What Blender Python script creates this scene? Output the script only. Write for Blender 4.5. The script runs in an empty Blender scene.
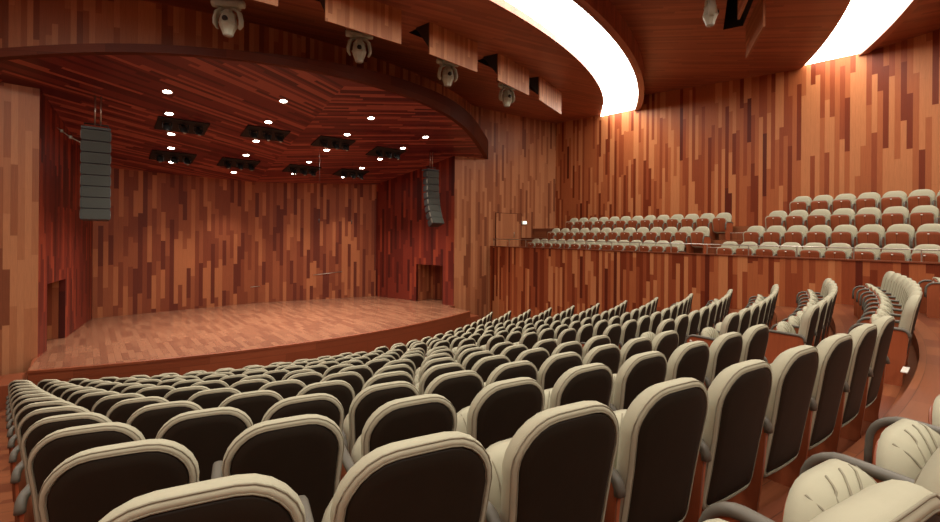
import bpy, bmesh, math, random
from mathutils import Vector, Matrix
PI = math.pi
R = math.radians
random.seed(7)
sc = bpy.context.scene
COL = sc.collection

# ------------------------------------------------------------------ helpers
def link(o, parent=None):
    COL.objects.link(o)
    if parent is not None:
        o.parent = parent
    return o

def tag(o, label=None, cat=None, group=None, kind=None):
    if label: o['label'] = label
    if cat: o['category'] = cat
    if group: o['group'] = group
    if kind: o['kind'] = kind
    return o

def empty(name, loc=(0, 0, 0), rz=0.0):
    o = bpy.data.objects.new(name, None)
    o.empty_display_size = .1
    o.location = loc
    o.rotation_euler = (0, 0, rz)
    COL.objects.link(o)
    return o

class MB:
    """collects polygons with optional uv and material index"""
    def __init__(s):
        s.v = []; s.f = []; s.uv = []; s.m = []; s.sm = []
    def face(s, pts, uvs=None, m=0, smooth=False):
        i = len(s.v); s.v += [tuple(p) for p in pts]
        s.f.append(tuple(range(i, i + len(pts))))
        s.uv.append(uvs if uvs else [(p[0], p[1]) for p in pts]); s.m.append(m); s.sm.append(smooth)
    def grid(s, rows, closed=False, m=0, smooth=True, uvf=None, cap0=False, cap1=False):
        base = len(s.v); n = len(rows[0])
        for r in rows: s.v += [tuple(p) for p in r]
        for a in range(len(rows) - 1):
            for b in range(n if closed else n - 1):
                c = (b + 1) % n
                q = (base + a * n + b, base + a * n + c, base + (a + 1) * n + c, base + (a + 1) * n + b)
                s.f.append(q); s.uv.append([(s.v[k][0], s.v[k][2]) for k in q] if not uvf else [uvf(s.v[k]) for k in q])
                s.m.append(m); s.sm.append(smooth)
        for flag, a, rev in ((cap0, 0, True), (cap1, len(rows) - 1, False)):
            if flag:
                q = [base + a * n + b for b in range(n)]
                if rev: q = q[::-1]
                s.f.append(tuple(q)); s.uv.append([(s.v[k][0], s.v[k][2]) for k in q]); s.m.append(m); s.sm.append(smooth)
    def box(s, x0, x1, y0, y1, z0, z1, m=0, M=None):
        P = [Vector(p) for p in ((x0, y0, z0), (x1, y0, z0), (x1, y1, z0), (x0, y1, z0), (x0, y0, z1), (x1, y0, z1), (x1, y1, z1), (x0, y1, z1))]
        for q, ax in (((0, 3, 2, 1), 2), ((4, 5, 6, 7), 2), ((0, 1, 5, 4), 1), ((1, 2, 6, 5), 0), ((2, 3, 7, 6), 1), ((3, 0, 4, 7), 0)):
            pts = [P[k] for k in q]
            uv = [((p.x, p.y) if ax == 2 else (p.x, p.z) if ax == 1 else (p.y, p.z)) for p in pts]
            s.face([(M @ p) if M else p for p in pts], uv, m)
    def tube(s, pts, r, n=8, m=0, caps=True, closed=False):
        pts = [Vector(p) for p in pts]; rows = []
        N = len(pts)
        for i, p in enumerate(pts):
            if closed: t = pts[(i + 1) % N] - pts[i - 1]
            else: t = pts[min(i + 1, N - 1)] - pts[max(i - 1, 0)]
            t.normalize()
            a = Vector((0, 0, 1)) if abs(t.z) < .9 else Vector((1, 0, 0))
            u = t.cross(a).normalized(); w = t.cross(u)
            rr = r[i] if isinstance(r, (list, tuple)) else r
            rows.append([p + (u * math.cos(k * 2 * PI / n) + w * math.sin(k * 2 * PI / n)) * rr for k in range(n)])
        if closed: rows.append(rows[0])
        s.grid(rows, closed=True, m=m, cap0=caps and not closed, cap1=caps and not closed)
    def build(s, name, mats, parent=None):
        me = bpy.data.meshes.new(name)
        me.from_pydata(s.v, [], s.f)
        uvl = me.uv_layers.new(name='UVMap')
        k = 0
        for u in s.uv:
            for c in u:
                uvl.data[k].uv = c; k += 1
        for i, p in enumerate(me.polygons):
            p.material_index = s.m[i]; p.use_smooth = s.sm[i]
        for mt in (mats if isinstance(mats, (list, tuple)) else [mats]): me.materials.append(mt)
        bm = bmesh.new(); bm.from_mesh(me)
        bmesh.ops.remove_doubles(bm, verts=bm.verts, dist=1e-5)
        bmesh.ops.recalc_face_normals(bm, faces=bm.faces)
        bm.to_mesh(me); bm.free()
        return link(bpy.data.objects.new(name, me), parent)

def bevel(o, w, seg=2):
    b = o.modifiers.new('bevel', 'BEVEL'); b.width = w; b.segments = seg; b.limit_method = 'ANGLE'
    return o

# ------------------------------------------------------------------ materials
def newmat(name):
    m = bpy.data.materials.new(name); m.use_nodes = True
    nt = m.node_tree
    return m, nt, nt.nodes['Principled BSDF']

def N(nt, t, **kw):
    n = nt.nodes.new(t)
    for k, v in kw.items(): setattr(n, k, v)
    return n

def math_node(nt, op, a, b=None, c=None):
    n = N(nt, 'ShaderNodeMath', operation=op)
    for i, x in enumerate((a, b, c)):
        if x is None: continue
        if isinstance(x, (int, float)): n.inputs[i].default_value = x
        else: nt.links.new(x, n.inputs[i])
    return n.outputs[0]

def plain(name, col, rough=.5, metal=0., spec=.5, noise=0., nscale=40., bump=0., bscale=300.):
    m, nt, b = newmat(name)
    b.inputs['Base Color'].default_value = (*col, 1)
    b.inputs['Roughness'].default_value = rough
    b.inputs['Metallic'].default_value = metal
    b.inputs['Specular IOR Level'].default_value = spec
    tc = N(nt, 'ShaderNodeTexCoord')
    if noise:
        nz = N(nt, 'ShaderNodeTexNoise'); nz.inputs['Scale'].default_value = nscale
        nt.links.new(tc.outputs['Object'], nz.inputs['Vector'])
        mx = N(nt, 'ShaderNodeMix', data_type='RGBA')
        mx.inputs['A'].default_value = (*[c * (1 - noise) for c in col], 1)
        mx.inputs['B'].default_value = (*[min(1, c * (1 + noise)) for c in col], 1)
        nt.links.new(nz.outputs['Fac'], mx.inputs['Factor'])
        nt.links.new(mx.outputs['Result'], b.inputs['Base Color'])
    if bump:
        nz = N(nt, 'ShaderNodeTexNoise'); nz.inputs['Scale'].default_value = bscale
        nt.links.new(tc.outputs['Object'], nz.inputs['Vector'])
        bp = N(nt, 'ShaderNodeBump'); bp.inputs['Strength'].default_value = bump; bp.inputs['Distance'].default_value = .002
        nt.links.new(nz.outputs['Fac'], bp.inputs['Height']); nt.links.new(bp.outputs['Normal'], b.inputs['Normal'])
    return m

def strips(name, cols, w, L, rough=.45, seam=.012, spec=.4, vary=.6, grain=.18, seed=0.):
    """wood strips of random lengths; UV = (across, along) in metres"""
    m, nt, b = newmat(name)
    uv = N(nt, 'ShaderNodeUVMap', uv_map='UVMap')
    sp = N(nt, 'ShaderNodeSeparateXYZ'); nt.links.new(uv.outputs[0], sp.inputs[0])
    cu = math_node(nt, 'DIVIDE', sp.outputs[0], w)
    ci = math_node(nt, 'FLOOR', cu)
    fr = math_node(nt, 'FRACT', cu)
    w1 = N(nt, 'ShaderNodeTexWhiteNoise', noise_dimensions='1D')
    nt.links.new(math_node(nt, 'ADD', ci, 3.17 + seed), w1.inputs['W'])
    sc1 = N(nt, 'ShaderNodeSeparateColor'); nt.links.new(w1.outputs['Color'], sc1.inputs[0])
    vl = math_node(nt, 'DIVIDE', sp.outputs[1], L)
    st = math_node(nt, 'MULTIPLY_ADD', sc1.outputs[0], vary, 1 - vary * .5)
    vv = math_node(nt, 'ADD', math_node(nt, 'MULTIPLY', vl, st), math_node(nt, 'MULTIPLY', sc1.outputs[1], 17.0))
    si = math_node(nt, 'FLOOR', vv); fv = math_node(nt, 'FRACT', vv)
    cx = N(nt, 'ShaderNodeCombineXYZ'); nt.links.new(ci, cx.inputs[0]); nt.links.new(si, cx.inputs[1]); cx.inputs[2].default_value = seed
    w2 = N(nt, 'ShaderNodeTexWhiteNoise', noise_dimensions='3D'); nt.links.new(cx.outputs[0], w2.inputs['Vector'])
    rp = N(nt, 'ShaderNodeValToRGB'); rp.color_ramp.interpolation = 'CONSTANT'
    e = rp.color_ramp.elements
    tot = sum(c[1] for c in cols); acc = 0
    for i, (c, wt) in enumerate(cols):
        if i < 2: el = e[i]; el.position = acc / tot
        else: el = e.new(acc / tot)
        el.color = (*c, 1); acc += wt
    nt.links.new(w2.outputs['Value'], rp.inputs[0])
    # grain
    gx = N(nt, 'ShaderNodeCombineXYZ')
    nt.links.new(math_node(nt, 'MULTIPLY', sp.outputs[0], 60), gx.inputs[0])
    nt.links.new(math_node(nt, 'MULTIPLY', sp.outputs[1], 3), gx.inputs[1])
    nt.links.new(w2.outputs['Value'], gx.inputs[2])
    g = N(nt, 'ShaderNodeTexNoise'); g.inputs['Scale'].default_value = 1; g.inputs['Detail'].default_value = 3
    nt.links.new(gx.outputs[0], g.inputs['Vector'])
    gf = math_node(nt, 'MULTIPLY_ADD', g.outputs['Fac'], grain * 2, 1 - grain)
    # seams
    sd = math_node(nt, 'LESS_THAN', fr, seam)
    se = math_node(nt, 'LESS_THAN', fv, seam * w / L)
    sm = math_node(nt, 'MAXIMUM', sd, se)
    k = math_node(nt, 'MULTIPLY', gf, math_node(nt, 'MULTIPLY_ADD', sm, -.55, 1))
    mx = N(nt, 'ShaderNodeVectorMath', operation='SCALE')
    nt.links.new(rp.outputs[0], mx.inputs[0]); nt.links.new(k, mx.inputs['Scale'])
    nt.links.new(mx.outputs[0], b.inputs['Base Color'])
    b.inputs['Roughness'].default_value = rough
    b.inputs['Specular IOR Level'].default_value = spec
    return m

def emis(name, col, s):
    m, nt, b = newmat(name)
    b.inputs['Base Color'].default_value = (*col, 1)
    b.inputs['Emission Color'].default_value = (*col, 1)
    b.inputs['Emission Strength'].default_value = s
    return m

A, B_, C_, D_, E_ = (.50, .19, .075), (.38, .112, .040), (.27, .062, .022), (.18, .033, .011), (.11, .018, .008)
M = {}
M['wall'] = strips('wall_strips', [(A, .2), (B_, .3), (C_, .26), (D_, .18), (E_, .06)], .125, 1.9, rough=.42, spec=.2)
M['upper'] = strips('upper_wall_strips', [(A, .32), (B_, .32), (C_, .22), (D_, .12), (E_, .02)], .125, 1.9, rough=.42, seed=2, spec=.2)
M['pros'] = strips('proscenium_strips', [((.46, .20, .092), .25), ((.39, .155, .07), .3), ((.30, .105, .046), .28), ((.20, .062, .028), .15)], .125, 1.7, rough=.38, seed=5, spec=.3)
M['back'] = strips('stage_back_strips', [((.46, .165, .068), .22), ((.33, .10, .043), .3), ((.24, .062, .028), .3), ((.15, .033, .018), .18)], .15, 1.3, rough=.45, seed=9, spec=.25)
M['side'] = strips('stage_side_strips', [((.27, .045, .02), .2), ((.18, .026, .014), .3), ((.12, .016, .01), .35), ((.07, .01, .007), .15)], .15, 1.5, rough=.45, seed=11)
M['stage_ceiling'] = strips('stage_ceiling_strips', [((.34, .088, .060), .32), ((.165, .030, .026), .4), ((.095, .015, .016), .28)], .105, 2.0, rough=.35, seed=13, spec=.3)
M['hall_ceiling'] = strips('hall_ceiling_strips', [((.36, .112, .055), .3), ((.30, .088, .044), .4), ((.24, .067, .035), .3)], .11, 2.4, rough=.36, seed=15, spec=.4)
M['flap'] = strips('hatch_strips', [((.52, .24, .11), .4), ((.42, .18, .08), .3), ((.34, .13, .055), .3)], .10, 3., rough=.45, seed=18)
M['fascia'] = strips('canopy_edge_wood', [((.11, .026, .012), .5), ((.085, .019, .009), .5)], .5, 3., rough=.5, seed=21, spec=.15)
M['deck'] = strips('stage_deck_planks', [((.25, .112, .062), .35), ((.215, .092, .051), .35), ((.18, .073, .041), .3)], .14, .9, rough=.24, seed=24, spec=.5, seam=.03)
M['lip'] = strips('stage_lip_wood', [((.22, .058, .024), .5), ((.18, .045, .018), .5)], .6, 3., rough=.35, seed=27)
M['floor'] = strips('hall_floor_planks', [((.25, .085, .036), .4), ((.21, .066, .028), .3), ((.17, .05, .023), .3)], .16, .7, rough=.3, seed=30, seam=.03)
M['dark'] = plain('dark_recess', (.012, .008, .007), .8)
M['cream'] = plain('cream_fabric', (.43, .415, .305), .85, noise=.05, nscale=25, bump=.25, bscale=900, spec=.2)
M['piping'] = plain('cream_piping', (.27, .25, .18), .8, spec=.2)
M['shell'] = plain('dark_brown_shell', (.019, .013, .0075), .62, noise=.15, nscale=12, spec=.25)
M['panel'] = strips('seat_panel_veneer', [((.33, .088, .035), .5), ((.29, .074, .03), .5)], .9, 3., rough=.3, seed=33)
M['arm'] = plain('grey_arm_trim', (.115, .105, .082), .5, noise=.08, nscale=60)
M['white'] = plain('white_plate', (.8, .78, .7), .5)
M['metal'] = plain('brushed_metal', (.5, .47, .42), .3, metal=.9)
M['black'] = plain('black_metal', (.02, .02, .02), .45)
M['speaker'] = plain('speaker_grille', (.03, .034, .026), .6, noise=.2, nscale=150)
M['fixture'] = plain('grey_fixture', (.42, .45, .36), .4)
M['lens'] = plain('glass_lens', (.35, .35, .3), .1, spec=.8)
M['band'] = emis('luminous_band', (1., .92, .80), 9.)
M['lamp'] = emis('lamp_disc', (1., .88, .78), 25.)

# ------------------------------------------------------------------ walls
def sub(pts, step=2.0):
    out = [pts[0]]
    for a, b in zip(pts, pts[1:]):
        L = math.dist(a[:2], b[:2]); n = max(1, int(L / step))
        for i in range(1, n + 1):
            out.append(tuple(a[k] + (b[k] - a[k]) * i / n for k in range(len(a))))
    return out

def wall(name, pts, z0, z1, mat, th=.15, side=1, parent=None, kind='structure', s0=0.):
    """pts polyline (x,y); z0/z1 number or per-point list; thickness goes to the side (left of travel if side=1)"""
    mb = MB(); n = len(pts)
    z0 = z0 if isinstance(z0, (list, tuple)) else [z0] * n
    z1 = z1 if isinstance(z1, (list, tuple)) else [z1] * n
    nr = []
    for i in range(n):
        a = Vector(pts[max(0, i - 1)]); b = Vector(pts[min(n - 1, i + 1)]); t = (b - a).normalized()
        nr.append(Vector((-t.y, t.x)) * side * th)
    s = s0
    for i in range(n - 1):
        a = Vector(pts[i]); b = Vector(pts[i + 1]); L = (b - a).length
        a2 = a + nr[i]; b2 = b + nr[i + 1]
        u = [(s, z0[i]), (s + L, z0[i + 1]), (s + L, z1[i + 1]), (s, z1[i])]
        mb.face([(a.x, a.y, z0[i]), (b.x, b.y, z0[i + 1]), (b.x, b.y, z1[i + 1]), (a.x, a.y, z1[i])], u)
        mb.face([(a2.x, a2.y, z0[i]), (b2.x, b2.y, z0[i + 1]), (b2.x, b2.y, z1[i + 1]), (a2.x, a2.y, z1[i])], u)
        ut = [(0, s), (0, s + L), (th, s + L), (th, s)]
        mb.face([(a.x, a.y, z1[i]), (b.x, b.y, z1[i + 1]), (b2.x, b2.y, z1[i + 1]), (a2.x, a2.y, z1[i])], ut)
        mb.face([(a.x, a.y, z0[i]), (b.x, b.y, z0[i + 1]), (b2.x, b2.y, z0[i + 1]), (a2.x, a2.y, z0[i])], ut)
        s += L
    for i in (0, n - 1):
        a = Vector(pts[i]); a2 = a + nr[i]
        mb.face([(a.x, a.y, z0[i]), (a2.x, a2.y, z0[i]), (a2.x, a2.y, z1[i]), (a.x, a.y, z1[i])], [(0, z0[i]), (th, z0[i]), (th, z1[i]), (0, z1[i])])
    o = mb.build(name, mat, parent)
    if kind: tag(o, kind=kind)
    return o

def mir(p, s): return (p[0] * s, *p[1:])

DECK = .85; CZ = 9.45
def stage_z(y): return 6.36 - .195 * y
KINK = (.28, -.03)
BCS = {1: (5.77, -1.25), -1: (5.42, -.45)}; WFS = {1: (6.95, -6.25), -1: (6.52, -6.4)}
wall('wall_stage_back', [(-5.42, -.45), KINK, (5.77, -1.25)], DECK, [6.47, 6.38, 6.62], M['back'], side=1)
SIDE_LIM = (13.15, -7.05)
for s, nm in ((1, 'right'), (-1, 'left')):
    # stage side wall with a doorway through it
    BC = BCS[s]; WF = WFS[s]
    d0, d1 = ((6.42, -4.0), (6.79, -5.6)) if s > 0 else ((6.07, -4.0), (6.39, -5.6))
    top = lambda p: stage_z(p[1]) + .02
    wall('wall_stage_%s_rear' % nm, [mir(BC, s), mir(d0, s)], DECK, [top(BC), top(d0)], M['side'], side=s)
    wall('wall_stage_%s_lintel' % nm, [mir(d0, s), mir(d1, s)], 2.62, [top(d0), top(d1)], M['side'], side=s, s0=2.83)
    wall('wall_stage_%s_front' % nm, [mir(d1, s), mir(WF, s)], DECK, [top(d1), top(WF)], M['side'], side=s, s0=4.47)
    # niche behind the doorway
    nv = Vector((1.6, .37)).normalized() * 1.1
    e0 = (d0[0] + nv.y * 0 + 1.1, d0[1] + .25); e1 = (d1[0] + 1.1, d1[1] + .25)
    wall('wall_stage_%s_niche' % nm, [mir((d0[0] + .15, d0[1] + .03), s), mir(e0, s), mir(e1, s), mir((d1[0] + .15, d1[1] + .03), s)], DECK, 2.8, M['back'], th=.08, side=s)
    mb = MB()
    P = [mir(p, s) for p in (d0, e0, e1, d1)]
    mb.face([(x, y, 2.7) for x, y in P]); mb.face([(x, y, 2.8) for x, y in P])
    tag(mb.build('ceiling_niche_%s' % nm, M['dark']), kind='structure')
    # proscenium wall
    pr = sub([mir(WF, s), mir((8.88, -6.52), s), mir(SIDE_LIM, s)], 1.5)
    wall('wall_proscenium_%s' % nm, pr, 0., 10.2, M['pros'], th=.2, side=-s * -1, s0=0)

# proscenium wall above the canopy, a shallow arc
arc = [(13.7 * math.sin(R(a)), 4.8 - 13.7 * math.cos(R(a))) for a in [-34 + i * 68 / 24 for i in range(25)]]
wall('wall_above_canopy', arc, [stage_z(p[1]) + .1 for p in arc], 10.1, M['pros'], th=.15, side=1)

# ---- side walls, balcony masses
A0 = Vector((7.51, -20.24)); U = Vector((.09625428, .99535678)).normalized(); NN = Vector((U.y, -U.x))
def bp(sv, dd, s=1):
    p = A0 + U * sv + NN * dd
    return (p.x * s, p.y)
S0, S1 = -12.5, 13.72
BT = 3.5
DD = [1.0, 1.8, 2.6, 3.4]                      # seat rows of the balcony
BF = [2.98, 3.45, 3.92, 4.38]                   # their floor heights
WD = 4.25
for s, nm in ((1, 'right'), (-1, 'left')):
    wall('wall_balcony_front_%s' % nm, sub([bp(S0, 0, s), bp(S1, 0, s)], 3), 0., BT, M['wall'], th=.12, side=-s)
    wall('wall_upper_%s' % nm, sub([bp(S0, WD, s), bp(S1 + .6, WD, s)], 3), 2.6, 10.6, M['upper'], th=.15, side=-s)
    mb = MB()
    edges = [.12, DD[1] - .72, DD[2] - .72, DD[3] - .72, WD]
    for k in range(4):
        a, b = edges[k], edges[k + 1]; z = BF[k]; zl = BF[k - 1] if k else z - .3
        for (p0, p1) in ((S0, S1),):
            q = [bp(p0, a, s), bp(p1, a, s), bp(p1, b, s), bp(p0, b, s)]
            mb.face([(*p, z) for p in q], [(0, 0), (0, p1 - p0), (b - a, p1 - p0), (b - a, 0)])
            mb.face([(*q[0], zl), (*q[1], zl), (*q[1], z), (*q[0], z)], [(0, 0), (0, p1 - p0), (z - zl, p1 - p0), (z - zl, 0)])
            for (i0, i1) in ((0, 3), (1, 2)):
                mb.face([(*q[i0], 2.6), (*q[i1], 2.6), (*q[i1], z), (*q[i0], z)], [(0, 0), (b - a, 0), (b - a, z - 2.6), (0, z - 2.6)])
    q = [bp(S0, .12, s), bp(S1, .12, s), bp(S1, WD, s), bp(S0, WD, s)]
    mb.face([(*p, 2.6) for p in q])
    tag(mb.build('floor_balcony_%s' % nm, M['floor']), kind='structure')

# back wall behind the camera, closes the room
rb = 33.
bk = [(rb * math.sin(R(a)), -rb * math.cos(R(a))) for a in range(-26, 27, 2)]
wall('wall_back', bk, 2.5, 10.8, M['wall'], th=.15, side=-1)

# ------------------------------------------------------------------ raked floor
PITCH, RISE, R0 = .86, .204, 21.523
def rowR(k): return R0 - PITCH * k
def rowF(k): return 2.5 - RISE * k - (.02 if k < 0 else 0)
def sidelim(r, s):
    """polar angle where the circle of radius r meets the side wall"""
    lo, hi = 0., 80.
    for _ in range(40):
        m_ = (lo + hi) / 2; x, y = r * math.sin(R(m_)), -r * math.cos(R(m_))
        d = (Vector((x, y)) - A0).dot(NN)
        if d < -.001 and y < -6.9: lo = m_
        else: hi = m_
    return lo
def ring(mb, r0, r1, z, a0, a1, n, flip=False, uvs=1.):
    for i in range(n):
        t0 = a0 + (a1 - a0) * i / n; t1 = a0 + (a1 - a0) * (i + 1) / n
        pts = []; uv = []
        for r, t in ((r0, t0), (r0, t1), (r1, t1), (r1, t0)):
            pts.append((r * math.sin(R(t)), -r * math.cos(R(t)), z)); uv.append((r, R(t) * r1))
        mb.face(pts, uv)
def riser(mb, r, z0, z1, a0, a1, n):
    for i in range(n):
        t0 = a0 + (a1 - a0) * i / n; t1 = a0 + (a1 - a0) * (i + 1) / n
        P = [(r * math.sin(R(t)), -r * math.cos(R(t))) for t in (t0, t1)]
        mb.face([(*P[0], z0), (*P[1], z0), (*P[1], z1), (*P[0], z1)], [(z0, R(t0) * r), (z0, R(t1) * r), (z1, R(t1) * r), (z1, R(t0) * r)])
mb = MB()
for k in range(12, -9, -1):
    r_in = rowR(k) - PITCH + .02; r_out = rowR(k) + .02 if k > -8 else 33.2
    lim = min(sidelim(r_out, 1), sidelim(r_in, 1))
    lim = sidelim((r_in + r_out) / 2, 1)
    ring(mb, r_in, r_out, rowF(k), -lim, lim, 40)
    riser(mb, r_in, rowF(k) - RISE, rowF(k), -lim, lim, 40)
tag(mb.build('floor_raked_terraces', M['floor']), kind='structure')
mb = MB()
q = [(-9, -6.5), (9, -6.5), (8.2, -12.9), (-8.2, -12.9)]
mb.face([(x, y, rowF(13) + .002) for x, y in q], [(y, x) for x, y in q])
tag(mb.build('floor_front', M['floor']), kind='structure')

# stage deck with curved lip
lipc = [( -6.6 + 13.2 * i / 40) for i in range(41)]
lip = [(x, -9.0 + 1.2 * (x / 6.6) ** 2) for x in lipc]
mb = MB()
pts = lip + [(6.6, -6.27), (6.95, -6.25), (7.95, -5.4), (7.6, -3.7), (5.9, -1.25), (.28, .05), (-5.5, -.4), (-7.3, -3.7), (-7.6, -5.4), (-6.52, -6.35)]
mb.face([(x, y, DECK) for x, y in pts], [(x, y) for x, y in pts])
tag(mb.build('floor_stage', M['deck']), kind='structure')
ll = [(-6.6, -6.37)] + lip + [(6.6, -6.27), (7.0, -6.27)]
o = wall('trim_stage_lip', ll, 0., DECK - .001, M['lip'], th=.1, side=1)
for p in o.data.uv_layers[0].data: p.uv = (p.uv[1], p.uv[0])
# nosing of the stage
o = wall('trim_stage_nosing', [(x * 1.003, y - .02) for x, y in lip], DECK - .05, DECK + .006, M['lip'], th=.09, side=1)
for p in o.data.uv_layers[0].data: p.uv = (p.uv[1], p.uv[0])
for s, nm in ((1, 'beside the right proscenium wall'), (-1, 'beside the left proscenium wall')):
    t = empty('stage_steps', (s * 7.2, -7.1, 0))
    tag(t, 'reddish wooden steps up to the stage ' + nm, 'steps')
    for (x0, x1, z) in ((6.63, 7.2, .58), (7.2, 7.8, .31)):
        mb = MB(); a, b = sorted((s * x0 - s * 7.2, s * x1 - s * 7.2)); mb.box(a, b, -.62, .45, .002, z)
        bevel(mb.build('step', M['lip'], t), .006)

# ------------------------------------------------------------------ ceilings
can_half = [(0, -10.33), (1.4, -10.24), (2.7, -10.0), (4, -9.6), (5.3, -8.98), (6.4, -8.28), (7.4, -7.55), (8.2, -6.95), (8.75, -6.5)]
def smooth_pts(P, n):
    out = []
    for i in range(len(P) - 1):
        p0 = Vector(P[max(i - 1, 0)]) if i else Vector((-P[1][0], P[1][1])); p1 = Vector(P[i]); p2 = Vector(P[i + 1])
        p3 = Vector(P[min(i + 2, len(P) - 1)])
        for k in range(n):
            t = k / n
            out.append(tuple(.5 * ((2 * p1) + (p2 - p0) * t + (2 * p0 - 5 * p1 + 4 * p2 - p3) * t * t + (-p0 + 3 * p1 - 3 * p2 + p3) * t ** 3)))
    out.append(tuple(P[-1])); return out
half = smooth_pts(can_half, 6)
for s, nm in ((1, 'right'), (-1, 'left')):
    poly = [mir(p, s) for p in half] + [mir(WFS[s], s), mir(BCS[s], s), KINK]
    mb = MB(); an = R(23) * -s; d = Vector((math.cos(an), math.sin(an)))
    uv = [(-p[0] * d.y + p[1] * d.x, p[0] * d.x + p[1] * d.y) for p in poly]
    mb.face([(*p, stage_z(p[1])) for p in poly], uv)
    tag(mb.build('ceiling_stage_%s' % nm, M['stage_ceiling']), kind='structure')
edge = [mir(p, -1) for p in half[::-1]] + half[1:]
FH = lambda x: .34 + .055 * max(x, -3.2)
o = wall('trim_canopy_fascia', edge, [stage_z(y) - .03 for x, y in edge], [stage_z(y) + FH(x) for x, y in edge], M['fascia'], th=.18, side=1)
for p in o.data.uv_layers[0].data: p.uv = (p.uv[1], p.uv[0])
mb = MB()
poly = [(x, y) for x, y in edge]
mb.face([(x, y, stage_z(y) + FH(x)) for x, y in poly] + [(7, -6.4, stage_z(-6.4) + .5), (-7, -6.4, stage_z(-6.4) + .5)])
tag(mb.build('ceiling_canopy_top', M['fascia']), kind='structure')

# hall ceiling rings: circles centred on the hall axis
def cpt(yc, r, x):            # point on circle at lateral x
    return (x, yc - math.sqrt(max(0, r * r - x * x)))
R1I, R1O, R2I, R2O = (6.0, 20.4), (5.7, 21.5), (2.6, 23.7), (2.5, 24.85)
XW = 14.2
xs = [-XW + 2 * XW * i / 72 for i in range(73)]
def planks_uv(p, an):
    d = (math.cos(R(an)), math.sin(R(an)))
    return (-p[0] * d[1] + p[1] * d[0], p[0] * d[0] + p[1] * d[1])
ZB = CZ
# slab 1 with hatch openings
def slab1_z(y): return 9.45 + max(0, (y + 14.5)) * .06
HT = [(-7.3, -5.4), (-4.5, -2.6), (-1.62, .3), (1.18, 2.98), (3.95, 5.75), (6.5, 8.6)]     # lateral spans of the hatches
hx = sorted(set([round(v, 3) for v in xs if not any(a - .15 < v < b + .15 for a, b in HT)] + [v for h in HT for v in h] + [(a + b) / 2 for a, b in HT]))
HY = (12., 24.42)             # hinge circle
def hin(x): return cpt(*HY, x)[1]
def inhole(xm): return any(a < xm < b for a, b in HT)
mb = MB()
for x0, x1 in zip(hx, hx[1:]):
    y_front = lambda x: cpt(4.8, 13.75, x)[1] + .1 if abs(x) < 8.6 else -6.3 - .1 * (abs(x) - 7)
    bands = [(y_front, lambda x: hin(x) + 1.0), (lambda x: hin(x) + 1.0, hin), (hin, lambda x: cpt(*R1I, x)[1])]
    for i, (fa, fb) in enumerate(bands):
        if i == 1 and inhole((x0 + x1) / 2): continue
        q = [(x0, fa(x0)), (x1, fa(x1)), (x1, fb(x1)), (x0, fb(x0))]
        mb.face([(*p, slab1_z(p[1])) for p in q], [planks_uv(p, -14) for p in q])
tag(mb.build('ceiling_hall_front', M['hall_ceiling']), kind='structure')
# dark plenum over slab 1 (seen through the hatches)
mb = MB()
for a, b in HT:
    m_ = (a + b) / 2
    q = [(a, hin(a)), (m_, hin(m_)), (b, hin(b)), (b, hin(b) + 1), (m_, hin(m_) + 1), (a, hin(a) + 1)]
    mb.face([(*p, 10.3) for p in q])
    for i in range(6):
        p, r_ = q[i], q[(i + 1) % 6]
        mb.face([(*p, slab1_z(p[1])), (*r_, slab1_z(r_[1])), (*r_, 10.3), (*p, 10.3)])
tag(mb.build('ceiling_hatch_recesses', M['dark']), kind='structure')
# rear edge of slab 1
e1 = [cpt(*R1I, x) for x in xs]
wall('trim_front_ceiling_edge', e1, [slab1_z(y) for x, y in e1], [slab1_z(y) + .3 for x, y in e1], M['hall_ceiling'], th=.05, side=-1)
# luminous band 1, lip, slab 2
def strip_obj(name, c0, c1, z0, z1, mat, ang=None):
    mb = MB()
    for x0, x1 in zip(xs, xs[1:]):
        q = [(cpt(*c0, x0), z0), (cpt(*c0, x1), z0), (cpt(*c1, x1), z1), (cpt(*c1, x0), z1)]
        mb.face([(*p, z) for p, z in q], [planks_uv(p, ang or 0) for p, z in q])
    return tag(mb.build(name, mat), kind='structure')
strip_obj('ceiling_light_band_front', R1I, R1O, 9.66, 9.58, M['band'])
l1 = [cpt(*R1O, x) for x in xs]
o = wall('trim_light_band_lip', l1, 9.5, 10.25, M['hall_ceiling'], th=.22, side=-1)
R1S = (5.7, 21.72)
def slab2_z(x, y):
    # falls towards the rear between the two luminous bands
    ya = cpt(*R1S, x)[1]; yb = cpt(*R2I, x)[1]
    t = (y - ya) / (yb - ya) if abs(yb - ya) > .01 else 0
    return 10.1 + (9.5 - 10.1) * t
HA, HB = 6.0, 7.9
H2Y = lambda x: (-18.5 + .5 * (x - 6), -17.85 + .42 * (x - 6))
x2 = sorted(set([round(v, 3) for v in xs if not HA - .05 < v < HB + .05] + [HA, HB]))
mb = MB()
for x0, x1 in zip(x2, x2[1:]):
    hole = abs(x0 - HA) < .01
    fs = [lambda x: cpt(*R1S, x)[1], lambda x: cpt(*R2I, x)[1]]
    if hole: fs = [fs[0], lambda x: H2Y(x)[1], lambda x: H2Y(x)[0], fs[1]]
    for i in range(len(fs) - 1):
        if hole and i == 1: continue
        q = [(x0, fs[i](x0)), (x1, fs[i](x1)), (x1, fs[i + 1](x1)), (x0, fs[i + 1](x0))]
        n = 1
        mb.face([(*p, slab2_z(*p)) for p in q], [planks_uv(p, 119) for p in q])
q = [(HA, H2Y(HA)[0]), (HB, H2Y(HB)[0]), (HB, H2Y(HB)[1]), (HA, H2Y(HA)[1])]
tag(mb.build('ceiling_hall_middle', M['hall_ceiling']), kind='structure')
mb = MB(); mb.face([(*p, 10.7) for p in q])
for i in range(4):
    p, r_ = q[i], q[(i + 1) % 4]
    mb.face([(*p, slab2_z(*p)), (*r_, slab2_z(*r_)), (*r_, 10.7), (*p, 10.7)])
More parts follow.
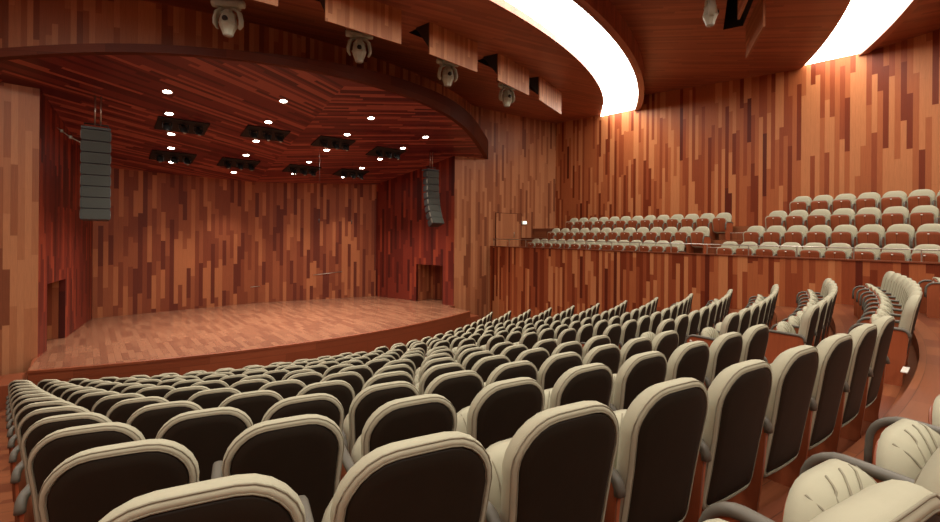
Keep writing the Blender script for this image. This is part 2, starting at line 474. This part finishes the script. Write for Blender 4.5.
tag(mb.build('ceiling_hatch_recess_middle', M['dark']), kind='structure')
e2 = [cpt(*R2I, x) for x in xs]
wall('trim_middle_ceiling_edge', e2, 9.5, 9.75, M['hall_ceiling'], th=.05, side=-1)
strip_obj('ceiling_light_band_rear', R2I, R2O, 9.6, 9.52, M['band'])
l2 = [cpt(*R2O, x) for x in xs]
wall('trim_rear_band_lip', l2, 9.44, 9.9, M['hall_ceiling'], th=.2, side=-1)
strip_obj('ceiling_hall_rear', (2.5, 25.05), (2.5, 29.4), 9.5, 9.9, M['hall_ceiling'], 119)
strip_obj('ceiling_fill_band_back', (2.5, 29.4), (2.5, 30.8), 9.95, 9.95, M['band'])  # unseen band behind the camera, added as fill light for the seat backs
strip_obj('ceiling_hall_back', (2.5, 30.8), (2.5, 37.), 9.9, 10.6, M['hall_ceiling'], 119)

# ------------------------------------------------------------------ chairs
def rrect(hw, z0, z1, rt, rb_, inset=0., arch=0., n=7, wf=None):
    hw -= inset; z0 += inset; z1 -= inset; rt = max(.01, rt - inset); rb_ = max(.008, rb_ - inset)
    P = []
    for cx, cz, r, a0 in ((hw - rt, z1 - rt, rt, 0), (-hw + rt, z1 - rt, rt, 90), (-hw + rb_, z0 + rb_, rb_, 180), (hw - rb_, z0 + rb_, rb_, 270)):
        for i in range(n):
            a = R(a0 + 90 * i / (n - 1)); P.append([cx + r * math.cos(a), cz + r * math.sin(a)])
        if a0 == 0:
            for t in (.25, .5, .75): P.append([(hw - rt) * (1 - 2 * t), z1])
    # extra points down the sides keep the outline even
    Q = []
    for i, p in enumerate(P):
        Q.append(p); q = P[(i + 1) % len(P)]
        if i in (2 * n + 2, 3 * n + 2, 4 * n + 2):
            for t in (1 / 3, 2 / 3): Q.append([p[0] + (q[0] - p[0]) * t, p[1] + (q[1] - p[1]) * t])
    for p in Q:
        if arch: p[1] += arch * (1 - (p[0] / hw) ** 2) * max(0, (p[1] - z0) / (z1 - z0)) ** 4
        if wf: p[0] *= wf(p[1])
    return Q

SZ0, SZ1, SHW = .21, .898, .248
def sst(a, b, x):
    t = min(1, max(0, (x - a) / (b - a))); return t * t * (3 - 2 * t)
def wfun(z): return .93 + .07 * sst(.5, .74, z) - .0 * z
def lean(x, z, y): return (x, y + (SZ1 - z) * .17 + .22 * x * x, z)
def back_ring(inset, y, c=None):
    return [lean(p[0], p[1], y) for p in rrect(SHW, SZ0, SZ1, .165, .07, inset, .014, wf=wfun)]
def make_seat(name, full=True):
    t = empty(name)
    mb = MB()
    rows = [back_ring(i, y) for i, y in ((.034, .012), (.030, -.002), (.024, -.008), (.014, -.007), (.004, .003), (0, .018), (0, .036), (.006, .055), (.022, .072), (.05, .086), (.11, .096), (.17, .098))]
    mb.grid(rows, closed=True, cap0=True, cap1=True)
    if full:
        for ins, y in ((.026, -.0075), (.005, .001)):
            mb.tube(back_ring(ins, y), .003, n=5, m=1, closed=True)
        # vertical stitching on the front
        for x in (-.14, .14):
            mb.tube([lean(x, z, .0965 - (.012 if z > .8 or z < .3 else 0)) for z in (.3, .4, .5, .6, .7, .78, .83)], .0038, n=5, m=1)
    mb.build('backrest', [M['cream'], M['piping']], t)
    mb = MB()
    rows = [back_ring(i, y) for i, y in ((.032, .008), (.032, -.006), (.038, -.010), (.08, -.013), (.15, -.014), (.2, -.014))]
    mb.grid(rows, closed=True, cap0=True, cap1=True)
    mb.build('back_shell', M['shell'], t)
    # tipped-up seat cushion
    sy = .275; ST = .655 if full else .74; SR = .15 if full else .10
    def srf(x, z):
        u = min(1, abs(x) / .232); v = min(1, abs((z - .46) / .222))
        return (max(0, (1 - u ** 2.6)) ** .5) * (max(0, (1 - v ** 2.4)) ** .5)
    def sl(x, y, z): return (x, y + (z - .25) * .16, z)
    prof = [(0, .03), (0, .0), (.006, -.025), (.02, -.045), (.045, -.066), (.08, -.08), (.125, -.088), (.17, -.09)]
    mb = MB()
    rows = [[sl(p[0], sy + y, p[1]) for p in rrect(.232, .24, ST, SR, .09, i, .01)] for i, y in prof]
    rows = [[sl(p[0], sy + .03, p[1]) for p in rrect(.232, .24, ST, SR, .09, .02, .01)]] + rows
    mb.grid(rows, closed=True, cap0=True, cap1=True)
    if full:
        def cp(x, z):
            # height of the cushion surface at x,z, read off its profile
            d = min(.232 - abs(x), z - .24, ST + .01 - z)
            if abs(x) > .232 - SR and z > ST - SR:
                d = SR - math.hypot(abs(x) - .232 + SR, z - ST + SR)
            for (i0, y0), (i1, y1) in zip(prof[1:], prof[2:]):
                if d <= i1: return y0 + (y1 - y0) * max(0, (d - i0)) / (i1 - i0 + 1e-9) - .0045
            return -.095
        zt = ST - SR + math.sqrt(SR * SR - (.15 - .232 + SR) ** 2) + .004
        for x in (-.15, .15):
            zs = [.28, .34, .4, .46, .5] + [.5 + (zt - .5) * q for q in (.25, .45, .62, .76, .87, .95, 1)]
            mb.tube([sl(x, sy + cp(x, z), z) for z in zs], .0034, n=6, m=1)
        for z0, x1 in ((.55, -.04), (.48, .04), (.40, .11)):
            P = []
            for i in range(13):
                q = i / 12; x = -.15 + (x1 + .15) * (q * q * .35 + q * .65)
                top = ST + .009 * (1 - (x / .232) ** 2)
                if abs(x) > .232 - SR: top = ST - SR + math.sqrt(SR * SR - (abs(x) - .232 + SR) ** 2) + .004
                z = z0 + (top - z0) * (1 - (1 - q) ** 1.5)
                P.append(sl(x, sy + cp(x, z), z))
            mb.tube(P, .0034, n=6, m=1)
    seat = mb.build('seat', [M['cream'], M['piping']], t)
    mb = MB()
    rows = [[sl(p[0], y, p[1]) for p in rrect(.232, .24, ST, SR, .09, i, .01)] for i, y in ((.03, sy + .025), (.03, sy + .046), (.036, sy + .05), (.1, sy + .052))]
    mb.grid(rows, closed=True, cap0=True, cap1=True, uvf=lambda v: (v[0], v[2]))
    pan = mb.build('seat_pan', M['panel'], seat)
    mb = MB()
    mb.grid([[(.02 * math.cos(a * PI / 5), sl(0, sy + y, ST - .07)[1], ST - .07 + .014 * math.sin(a * PI / 5)) for a in range(10)] for y in (.05, .063)], closed=True, cap0=True, cap1=True)
    mb.build('number_disc', M['white'], seat)
    side_panel(t, -PX)
    return t

PX = .2775
def arm_path():
    pts = [(.072, .50), (.074, .525), (.083, .547), (.10, .562), (.125, .568), (.2, .57), (.3, .574), (.40, .576)]
    for a in range(90, -1, -15): pts.append((.42 + .10 * math.cos(R(a)), .476 + .10 * math.sin(R(a))))
    pts += [(.523, .42), (.524, .34)]
    return pts
def side_panel(t, x, end=0):
    mb = MB(); w = .013
    out = [(.545 - .05, .0), (.52, .03), (.520, .34)] + arm_path()[::-1][1:] + [(.088, .3), (.115, .08), (.115, .0)]
    L = [(x - w, y, z) for y, z in out]; Rr = [(x + w, y, z) for y, z in out]
    for side in (L, Rr): mb.face(side, [(p[1], p[2]) for p in side])
    n = len(out)
    for i in range(n):
        j = (i + 1) % n
        mb.face([L[i], L[j], Rr[j], Rr[i]], [(0, 0), (0, .1), (.03, .1), (.03, 0)])
    p = mb.build('side_panel', M['panel'], t)
    mb = MB(); aw = .022; P = arm_path(); rows = []
    for i, (y, z) in enumerate(P):
        a = Vector(P[max(0, i - 1)]); b = Vector(P[min(len(P) - 1, i + 1)]); tt = (b - a).normalized(); nn = Vector((-tt.y, tt.x))
        q = Vector((y, z)); h = .022
        prof = [(-aw, -.004), (-aw, h * .6), (-aw * .7, h), (0, h * 1.12), (aw * .7, h), (aw, h * .6), (aw, -.004)]
        rows.append([(x + px, (q + nn * e).x, (q + nn * e).y) for px, e in prof])
    mb.grid(rows, closed=True, cap0=True, cap1=True)
    mb.build('armrest', M['arm'], p)
    if end:
        mb = MB()
        mb.grid([[(x + end * dx, .46 + .017 * math.cos(a * PI / 5), .51 + .017 * math.sin(a * PI / 5)) for a in range(10)] for dx in (.012, .017)], closed=True, cap0=True, cap1=True)
        mb.build('row_number_plate', M['white'], p)
    return p

def copy_tree(o, parent=None, name=None):
    c = o.copy(); COL.objects.link(c)
    if parent is not None: c.parent = parent
    for ch in o.children: copy_tree(ch, c)
    return c

ORD = ['first', 'second', 'third', 'fourth', 'fifth', 'sixth', 'seventh', 'eighth', 'ninth', 'tenth', 'eleventh', 'twelfth', 'thirteenth', 'fourteenth']
bpy.context.view_layer.update()
seat0 = make_seat('auditorium_chair')
# end variants carry a second side panel (or a number plate) on the outer side
seatR = copy_tree(seat0); side_panel(seatR, PX, end=1)
seatL = copy_tree(seat0)
for ch in list(seatL.children):
    if ch.name.startswith('side_panel'):
        for g in list(ch.children): bpy.data.objects.remove(g)
        bpy.data.objects.remove(ch)
side_panel(seatL, -PX, end=-1)
used = set()
PROTO = {'m': seat0, 'L': seatL, 'R': seatR}
def place_seat(kind, phi, k, label, group, dr=0.):
    p = PROTO[kind]
    if kind in used: p = copy_tree(p)
    used.add(kind)
    r = rowR(k) + dr
    r += .035
    p.location = (r * math.sin(R(phi)), -r * math.cos(R(phi)), rowF(k))
    p.rotation_euler = (0, 0, R(phi))
    tag(p, label, 'chair', group)
    return p

def tip_phi(k):
    """aisle of 1.92 m between the last seat and the side wall"""
    r = rowR(k); lo, hi = 0, 60
    for _ in range(40):
        m_ = (lo + hi) / 2
        d = (Vector((r * math.sin(R(m_)), -r * math.cos(R(m_)))) - A0).dot(NN)
        if d < -1.92: lo = m_
        else: hi = m_
    return lo
NS = 0
for k in range(12, -1, -1):
    r = rowR(k); a0 = 2.66; a1 = tip_phi(k); arc_ = R(a1 - a0) * r
    n = int(round(arc_ / .562)) + 1
    for s, blk in ((-1, 'left'), (1, 'right')):
        for i in range(n):
            phi = a0 + (a1 - (.3 if s < 0 else 0) - a0) * i / (n - 1)
            kind = 'm'
            if s > 0 and i == n - 1: kind = 'R'
            if s > 0 and i == 0: kind = 'L'
            if s < 0 and i == n - 1: kind = 'L'
            if s < 0 and i == 0: kind = 'R'
            lab = 'brown-backed cream seat, %s from centre aisle, %s row from stage, %s block' % (ORD[i], ORD[12 - k], blk)
            place_seat(kind, s * phi, k, lab, '%s block auditorium seats' % blk); NS += 1
# the row behind the cross aisle
for i, (phi, kd) in enumerate(((-12.03, 'm'), (-10.5, 'm'), (-8.97, 'm'), (-7.43, 'm'))):
    place_seat(kd, phi, -1, 'cream seat facing left in the rearmost row, %s from the bottom right corner' % ORD[i] if i else 'cream seat with dark shell edge, nearest of the rearmost row at bottom right',
               'rearmost row seats', .04); NS += 1
place_seat('R', 14.35, -1, 'end seat of the rearmost row near the balcony wall, cut by the right frame edge', 'rearmost row seats'); NS += 1

# ------------------------------------------------------------------ balcony seats
bal0 = make_seat('balcony_chair', full=False)
first = True
def bal(sv, row, label, group):
    global first
    o = bal0 if first else copy_tree(bal0); first = False
    x, y = bp(sv, DD[row])
    o.location = (x, y, BF[row]); o.rotation_euler = (0, 0, math.atan2(NN.x, -NN.y))   # faces the hall
    o.rotation_euler = (0, 0, math.atan2(-NN.x, -NN.y) * -1 + PI) if False else (0, 0, math.atan2(-NN.y, -NN.x) - PI / 2)
    tag(o, label, 'chair', group)
RN = ['front', 'second', 'third', 'fourth']
BL = [(11.6, 5.02, 14), (11.17, 4.63, 13), (10.84, 4.33, 13)]
for r_, (a, b, n) in enumerate(BL):
    for i in range(n):
        bal(b + (a - b) * i / (n - 1), r_, 'cream balcony seat, %s from the balcony stairs, %s row, far block' % (ORD[i], RN[r_]), 'far balcony block seats')
BR = [(3.39, -.75, 9), (3.02, -1.2, 9), (2.75, -.95, 8), (2.4, -.75, 7)]
for r_, (a, b, n) in enumerate(BR):
    for i in range(n):
        bal(a + (b - a) * i / (n - 1), r_, 'cream balcony seat, %s from the balcony stairs, %s row, near block' % (ORD[i], RN[r_]), 'near balcony block seats')
# half steps of the balcony stairs
for k in range(3):
    x, y = bp(3.98, DD[k + 1] - .72 - .17)
    t = empty('balcony_step', (x, y, BF[k])); t.rotation_euler = (0, 0, math.atan2(U.y, U.x))
    mb = MB(); mb.box(-.42, .42, -.16, .16, 0, .235)
    mb.build('tread', M['floor'], t)
    mb = MB(); mb.box(-.38, .38, .12, .155, .2355, .245)
    mb.build('nosing', M['white'], t)
    tag(t, 'wooden half step of the balcony stairs before the %s row' % RN[k + 1], 'step', 'balcony stair steps')

# balcony rail
t = empty('balcony_rail', (*bp(6, .06), BT)); tag(t, 'thin metal handrail on posts along the balcony front wall', 'railing')
o0 = Vector(t.location)
def rel(p): return Vector(p) - o0
mb = MB(); mb.tube([rel((*bp(-2.6, .06), 3.775)), rel((*bp(13.6, .06), 3.86))], .014, n=8); mb.build('handrail', M['metal'], t)
for sv in [-1.9 + 1.1 * i for i in range(15)]:
    zt = 3.775 + (sv + 2.6) / 16.2 * .085
    mb = MB(); mb.box(-.012, .012, -.012, .012, 0, zt - BT, M=Matrix.Translation(rel((*bp(sv, .06), BT)))); mb.build('post', M['metal'], t)
mb = MB()
P0, P1 = bp(-12.3, -.03), bp(S1 - .02, -.03); Q1, Q0 = bp(S1 - .02, .17), bp(-12.3, .17)
for z in (BT, BT + .035): mb.face([(*p, z) for p in (P0, P1, Q1, Q0)], [(0, 0), (0, 17), (.2, 17), (.2, 0)])
for a, b in ((P0, P1), (P1, Q1), (Q1, Q0), (Q0, P0)): mb.face([(*a, BT), (*b, BT), (*b, BT + .035), (*a, BT + .035)], [(0, 0), (0, 3), (.03, 3), (.03, 0)])
tag(mb.build('trim_balcony_cap', M['lip']), kind='structure')

# ------------------------------------------------------------------ things on the proscenium wall
def pw(x, d=.0):    # point on the right proscenium wall, d in front
    t = (x - 6.95) / (13.15 - 6.95); y = -6.25 - .8 * t
    return (x, y - .02 - d)
t = empty('door_1', (*pw(9.95, .03), 2.98)); t.rotation_euler = (0, 0, -math.atan(.129)); tag(t, kind='structure')
mb = MB(); mb.box(-.76, .76, -.02, .0, 0, 2.1); mb.build('door_leaf', M['pros'], t)
mb = MB()
for a in ((-.79, -.765, 0, 2.13), (.765, .79, 0, 2.13), (-.79, .79, 2.11, 2.13)): mb.box(a[0], a[1], -.03, .0, a[2], a[3])
mb.build('door_frame', M['fascia'], t)
mb = MB(); mb.tube([(.3, -.03, .95), (.3, -.07, .95), (.3, -.07, 1.2), (.3, -.03, 1.2)], .012); mb.build('door_handle', M['metal'], t)
t = empty('exit_sign', (*pw(10.9, .05), 4.58)); t.rotation_euler = (0, 0, -math.atan(.129)); tag(t, 'small lit white sign box on the wall beside the balcony door', 'sign')
mb = MB(); mb.box(-.14, .14, -.05, .05, 0, .17); bevel(mb.build('housing', M['white'], t), .01)
mb = MB(); mb.box(-.12, .12, -.056, -.051, .02, .15); mb.build('sign_face', emis('sign_glow', (.9, 1, .8), 1.2), t)
t = empty('wall_rail', (3.3, -.86, 1.95)); t.rotation_euler = (0, 0, -math.atan(1.25 / 5.77)); tag(t, 'short thin metal bar fixed on the stage back wall', 'rail')
mb = MB(); mb.tube([(-.6, 0, .1), (.75, 0, .22)], .018); mb.build('bar', M['metal'], t)
for x, z in ((-.5, .11), (.65, .21)):
    mb = MB(); mb.tube([(x, 0, z), (x, .12, z)], .012); mb.build('bracket', M['metal'], t)
t = empty('wall_rail', (0.25, -.17, 1.55)); tag(t, 'small metal bracket bar near the middle corner of the stage back wall', 'rail')
mb = MB(); mb.tube([(-.2, 0, .05), (.2, -.02, .07)], .016); mb.build('bar', M['metal'], t)
mb = MB(); mb.tube([(0, 0, .06), (0, .12, .06)], .012); mb.build('bracket', M['metal'], t)

# ------------------------------------------------------------------ line array loudspeakers
def line_array(loc, rz, curve, label):
    t = empty('line_array_speaker', loc, rz); tag(t, label, 'speaker', 'hanging line array speakers')
    mb = MB(); mb.box(-.3, .3, -.22, .22, 2.46, 2.52); mb.tube([(-.25, 0, 2.5), (-.25, 0, 2.62), (.25, 0, 2.62), (.25, 0, 2.5)], .02)
    mb.build('top_frame', M['black'], t)
    mb = MB(); zt = stage_z(loc[1]) - loc[2]
    for x in (-.03, .09): mb.tube([(x, 0, 2.6), (x, 0, zt)], .018)
    mb.build('hanging_rods', M['metal'], t)
    n = 8; z = 2.45; y = 0; ang = 0
    for i in range(n):
        h = .30
        Mx = Matrix.Translation((0, y, z)) @ Matrix.Rotation(-ang, 4, 'X')
        mb = MB()
        # trapezoid cabinet, face to -y
        f0, f1, b0, b1 = -.22, .22, .18, .18
        P = [(-.3, -.2, -h + .008), (.3, -.2, -h + .008), (.3, -.2, -.004), (-.3, -.2, -.004), (-.25, .2, -h + .03), (.25, .2, -h + .03), (.25, .2, -.03), (-.25, .2, -.03)]
        for q in ((0, 1, 2, 3), (5, 4, 7, 6), (1, 5, 6, 2), (4, 0, 3, 7), (3, 2, 6, 7), (4, 5, 1, 0)): mb.face([Mx @ Vector(P[k]) for k in q])
        b = bevel(mb.build('cabinet', M['black'], t), .006)
        mb = MB(); mb.box(-.278, .278, -.212, -.201, -h + .022, -.018, M=Mx); mb.build('grille', M['speaker'], b)
        for x in (-.312, .292):
            mb = MB(); mb.box(x, x + .02, -.19, -.12, -h + .05, -.05, M=Mx); mb.build('rigging_plate', M['arm'], b)
        step = Mx.to_3x3() @ Vector((0, 0, -h))
        y += step.y; z += step.z; ang += curve * (.25 + i * .16)
    return t
line_array((-5.42, -6.5, 4.25), R(-2), R(1.6), 'tall dark loudspeaker column hanging at the left side of the stage')
line_array((5.62, -6.25, 4.3), R(2), R(5.2), 'curved loudspeaker column hanging at the right side of the stage')
# thin wire between left side wall and loudspeaker
mb = MB(); P = [(-6.3, -4.75, 7.0), (-6.14, -5.3, 6.8), (-5.95, -5.75, 6.58), (-5.72, -6.15, 6.4)]
mb.tube(P, .012, n=6)
for p in P[1:3]: mb.tube([(p[0], p[1], p[2] - .04), (p[0], p[1], p[2] + .04)], .035, n=8)
tag(mb.build('hanging_cable', M['fixture']), 'thin sagging cable with clips between wall and left loudspeaker', 'cable')
for i, (x, y) in enumerate(((1.25, -5.0), (2.9, -4.4))):
    mb = MB(); mb.tube([(x, y, stage_z(y) - .01), (x, y, 4.6)], .004, n=6); mb.tube([(x, y, 4.6), (x, y, 4.45)], .02, n=8)
    tag(mb.build('hanging_microphone', M['black']), ('thin wire microphone hanging over stage, nearer the middle' if i == 0 else 'thin wire microphone hanging over stage, nearer the right loudspeaker'), 'microphone', 'hanging stage microphones')

# ------------------------------------------------------------------ downlights in the stage ceiling
tilt = math.atan(.195)
def on_ceiling(t, x, y, dz=0.):
    t.location = (x, y, stage_z(y) + dz); t.rotation_euler = (-tilt, 0, 0)
mbr = MB(); n = 20
def circ(r, z): return [(r * math.cos(2 * PI * i / n), r * math.sin(2 * PI * i / n), z) for i in range(n)]
t = empty('recessed_downlight')
mbr.grid([circ(.14, .01), circ(.145, -.012), circ(.12, -.018), circ(.105, -.006), circ(.105, .012)], closed=True); trim = mbr.build('trim_ring', M['metal'], t)
mbr = MB(); mbr.grid([circ(.1, -.002), circ(.05, -.003)], closed=True, cap1=True); mbr.build('lamp', M['lamp'], t)
COLN = ['far left', 'left middle', 'right middle', 'far right']
ROWN = ['front', 'second', 'third', 'fourth', 'rear', 'rearmost']
DL = []
cols = {0: [(-3.97, -7.5), (-3.76, -6.1), (-3.52, -4.53), (-3.36, -3.24), (-3.15, -1.75)],
        1: [(-1.17, -8.23), (-1.12, -6.62), (-1.02, -4.89), (-.97, -3.38), (-.9, -1.2)],
        2: [(1.72, -8.24), (1.61, -6.64), (1.56, -4.93), (1.45, -3.4), (1.4, -1.75)],
        3: [(4.44, -7.56), (4.25, -6.22), (4.03, -4.73), (3.86, -3.4), (3.66, -1.92)]}
f1 = True
for ci in cols:
    for ri, (x, y) in enumerate(cols[ci]):
        o = t if f1 else copy_tree(t); f1 = False
        on_ceiling(o, x, y, -.002)
        tag(o, 'round bright downlight in the stage ceiling, %s column, %s row' % (COLN[ci], ROWN[ri]), 'downlight', 'stage ceiling downlights')
        ld = bpy.data.lights.new('spot', 'SPOT'); ld.energy = 420; ld.color = (1, .86, .74); ld.spot_size = R(95); ld.spot_blend = .7; ld.shadow_soft_size = .08
        lo = bpy.data.objects.new('spot', ld); COL.objects.link(lo); lo.location = (x, y, stage_z(y) - .06); lo.rotation_euler = (R(-14), 0, 0)

# trays with stage spotlights
t = empty('spotlight_tray')
mb = MB()
mb.box(-.68, .68, -.5, .5, -.03, .0); tray = mb.build('tray', M['dark'], t)
for i, x in enumerate((-.42, .02, .42)):
    mb = MB(); rows = []
    for a, r in ((0, .06), (.05, .09), (.2, .10), (.24, .11), (.25, .09)):
        rows.append([(x + r * math.cos(2 * PI * j / 14), -.1 - a * .5 + r * math.sin(2 * PI * j / 14) * .8, -.06 - a + r * math.sin(2 * PI * j / 14) * .4) for j in range(14)])
    mb.grid(rows, closed=True, cap0=True, cap1=True)
    h = mb.build('spotlight', M['black'], t)
    mb = MB(); mb.box(x - .13, x - .11, -.16, -.08, -.2, -.045); mb.box(x + .11, x + .13, -.16, -.08, -.2, -.045); mb.box(x - .13, x + .13, -.16, -.08, -.045, -.03); mb.build('yoke', M['black'], h)
    mb = MB(); mb.tube([(x, -.232, -.322), (x, -.236, -.328)], .05, n=12); mb.build('lens', M['lens'], h)
HTC = [(-3.32, -5.35, 'front row, far left'), (-.94, -5.7, 'front row, left of the middle'), (1.47, -5.75, 'front row, right of the middle'), (3.85, -5.55, 'front row, far right'),
       (-3.2, -2.4, 'rear row, far left'), (-1.0, -2.4, 'rear row, left of the middle'), (1.5, -2.45, 'rear row, right of the middle'), (3.7, -2.6, 'rear row, far right')]
for i, (x, y, w) in enumerate(HTC):
    o = t if i == 0 else copy_tree(t)
    on_ceiling(o, x, y, -.004)
    tag(o, 'dark tray of spotlights in the stage ceiling, ' + w, 'spotlight tray', 'spotlight trays in the stage ceiling')

# ------------------------------------------------------------------ ceiling flaps and moving lights
def flap(x0, x1, label):
    xm = (x0 + x1) / 2; yh = hin(xm); z = slab1_z(yh)
    t = empty('ceiling_flap', (xm, yh, z)); slope = (hin(x1) - hin(x0)) / (x1 - x0); t.rotation_euler = (0, 0, math.atan(slope))
    tag(t, label, 'ceiling flap', 'open ceiling flaps')
    hw = (x1 - x0) / 2 / math.cos(math.atan(slope)); L = .84
    mb = MB()
    P = [Vector((-hw, .0, .02)), Vector((hw, .0, .02)), Vector((hw, .0, -L)), Vector((-hw, .0, -L))]
    Q = [p + Vector((0, .04, 0)) for p in P]
    for f in (P, Q): mb.face(f, [(-hw, 0), (hw, 0), (hw, L), (-hw, L)])
    for i in range(4): mb.face([P[i], P[(i + 1) % 4], Q[(i + 1) % 4], Q[i]], [(0, 0), (0, 1), (.04, 1), (.04, 0)])
    mb.build('flap_board', M['flap'], t)
    for x in (-hw + .01, hw - .04):
        mb = MB(); c = [(.04, .02), (.04, -.66), (.62, .04)]
        for xx in (x, x + .03): mb.face([(xx, *p) for p in c])
        for i in range(3): mb.face([(x, *c[i]), (x, *c[(i + 1) % 3]), (x + .03, *c[(i + 1) % 3]), (x + .03, *c[i])])
        mb.build('side_cheek', M['black'], t)
    return t
FL = ['partly cut off ceiling flap at the top left of the row', 'second open wooden ceiling flap, beside the second moving light', 'third open wooden ceiling flap, beside the third moving light', 'fourth open wooden ceiling flap, above the smallest moving light', 'farthest open wooden ceiling flap, nearest the side wall']
for (a, b), l in zip(HT[1:], FL): flap(a, b, l)

def mover(loc, rz, label, sc_=1., tiltx=0.):
    t = empty('moving_light', loc, rz); tag(t, label, 'stage light', 'moving lights below the ceiling')
    t.scale = (sc_,) * 3
    mb = MB(); mb.tube([(-.3, 0, .30), (-.28, 0, .30), (.28, 0, .30), (.3, 0, .30)], [.05, .075, .075, .05], n=14); mb.box(-.2, .2, -.09, .09, .22, .30)
    b = mb.build('base', M['fixture'], t)
    mb = MB(); mb.tube([(0, .02, .36), (0, .02, .62)], .02); mb.tube([(-.24, 0, .36), (-.3, .1, .42), (-.34, .05, .5)], .01, n=6); mb.build('clamp', M['black'], t)
    for s in (-1, 1):
        mb = MB(); rows = []
        for x, z, wy, wx in ((.12, .2, .06, .05), (.2, .14, .07, .045), (.235, 0, .08, .04), (.235, -.1, .075, .035), (.2, -.17, .05, .02)):
            rows.append([(s * (x + wx * math.cos(a * PI / 5)), wy * math.sin(a * PI / 5), z) for a in range(10)])
        mb.grid(rows, closed=True, cap0=True, cap1=True)
        mb.build('yoke_arm', M['fixture'], t)
    mb = MB(); rows = []
    for z, r in ((.17, .075), (.13, .10), (.05, .135), (-.04, .155), (-.13, .155), (-.22, .115), (-.26, .10), (-.30, .09)):
        rows.append([(r * math.cos(PI / 8 + a * PI / 4), r * math.sin(PI / 8 + a * PI / 4) * .95, z) for a in range(8)])
    mb.grid(rows, closed=True, cap0=True, cap1=True, smooth=False)
    for z in (.09, -.085): mb.tube([(.14 * math.cos(a * PI / 8) * (1.1 if z < 0 else .9), .135 * math.sin(a * PI / 8) * (1.1 if z < 0 else .9), z) for a in range(16)], .012, n=5, closed=True)
    h = mb.build('head', M['fixture'], t)
    mb = MB(); mb.tube([(0, -.13, -.04), (0, -.165, -.04)], .05, n=14); mb.build('badge_ring', M['black'], h)
    mb = MB(); mb.tube([(0, 0, -.301), (0, 0, -.31)], .08, n=16); mb.build('lens', M['lens'], h)
    return t
mv = [(-3.28, -11.12, 8.68, 'moving light hanging at the far left, below the cut off flap'), (-.3, -11.38, 8.80, 'moving light below the second ceiling flap'),
      (2.54, -11.42, 8.80, 'moving light below the third ceiling flap'), (5.35, -11.1, 8.80, 'smallest looking moving light, below the fourth ceiling flap')]
for x, y, z, l in mv: mover((x, y, z), math.atan(x / 20) + R(-25), l, 1.15)
mover((4.75, -17.95, 8.95), R(30), 'moving light beside the pair of flaps between the luminous bands')

def quadboard(name, P, th, label):
    t = empty(name, P[0]); tag(t, label, 'ceiling flap', 'flaps between the luminous bands')
    V = [Vector(p) - Vector(P[0]) for p in P]; nrm = (V[1] - V[0]).cross(V[3] - V[0]).normalized() * th
    mb = MB(); Q = [v + nrm for v in V]; a = (V[1] - V[0]).length; b = (V[3] - V[0]).length
    uv = [(0, 0), (0, a), (b, a), (b, 0)]
    mb.face(V, uv); mb.face(Q, uv)
    for i in range(4): mb.face([V[i], V[(i + 1) % 4], Q[(i + 1) % 4], Q[i]], [(0, 0), (0, 1), (.04, 1), (.04, 0)])
    mb.build('flap_board', M['flap'], t)
    return t
def sz(x, y): return slab2_z(x, y) + .0
quadboard('ceiling_flap', [(8.0, -17.58, sz(8.0, -17.58)), (6.2, -18.52, sz(6.2, -18.52)), (6.12, -18.55, 8.83), (7.9, -17.62, 8.83)], .05, 'tall open wooden flap below the ceiling, between the two luminous bands')
quadboard('ceiling_flap', [(5.6, -18.2, sz(5.6, -18.2)), (4.1, -19.0, sz(4.1, -19.0)), (4.1, -19.0, 8.95), (5.6, -18.2, 8.95)], .05, 'smaller open wooden flap beside the lone moving light')

# step markers
for (x, y, z, l) in ((.53, -21.47, 2.708, 'white marker strip on the step edge behind the last row'), (6.28, -19.29, 2.504, 'white marker strip on the side aisle step near the balcony wall')):
    ph = math.atan2(x, -y); mb = MB(); mb.box(-.13, .13, -.025, .025, 0, .008, M=Matrix.Translation((x, y, z)) @ Matrix.Rotation(ph, 4, 'Z'))
    tag(mb.build('step_marker', M['white']), l, 'step marker', 'step markers')

# ------------------------------------------------------------------ light, world, camera
w = bpy.data.worlds.new('world'); sc.world = w; w.use_nodes = True
w.node_tree.nodes['Background'].inputs[0].default_value = (.02, .015, .012, 1)
w.node_tree.nodes['Background'].inputs[1].default_value = .3

cam = bpy.data.cameras.new('camera'); co = bpy.data.objects.new('camera', cam); COL.objects.link(co)
cam.sensor_width = 36; cam.lens = 450 / 940 * 36; cam.clip_start = .05
cam.shift_y = -(261 - 235.7) / 940
F = Vector((.6494, .7604, 0)).normalized(); Rt = Vector((.7604, -.6494, 0)).normalized(); Up = Vector((0, 0, 1)); ro = .0078
r_ = (Rt + Up * ro).normalized(); u_ = (Up - Rt * ro).normalized()
mw = Matrix((( r_.x, u_.x, -F.x, -5.62), (r_.y, u_.y, -F.y, -22.05), (r_.z, u_.z, -F.z, 4.0), (0, 0, 0, 1)))
co.matrix_world = mw
sc.camera = co
sc.view_settings.view_transform = 'Standard'; sc.view_settings.look = 'None'; sc.view_settings.gamma = 1.; sc.view_settings.use_curve_mapping = False
sc.view_settings.exposure = 0.15
print('auditorium seats', NS)
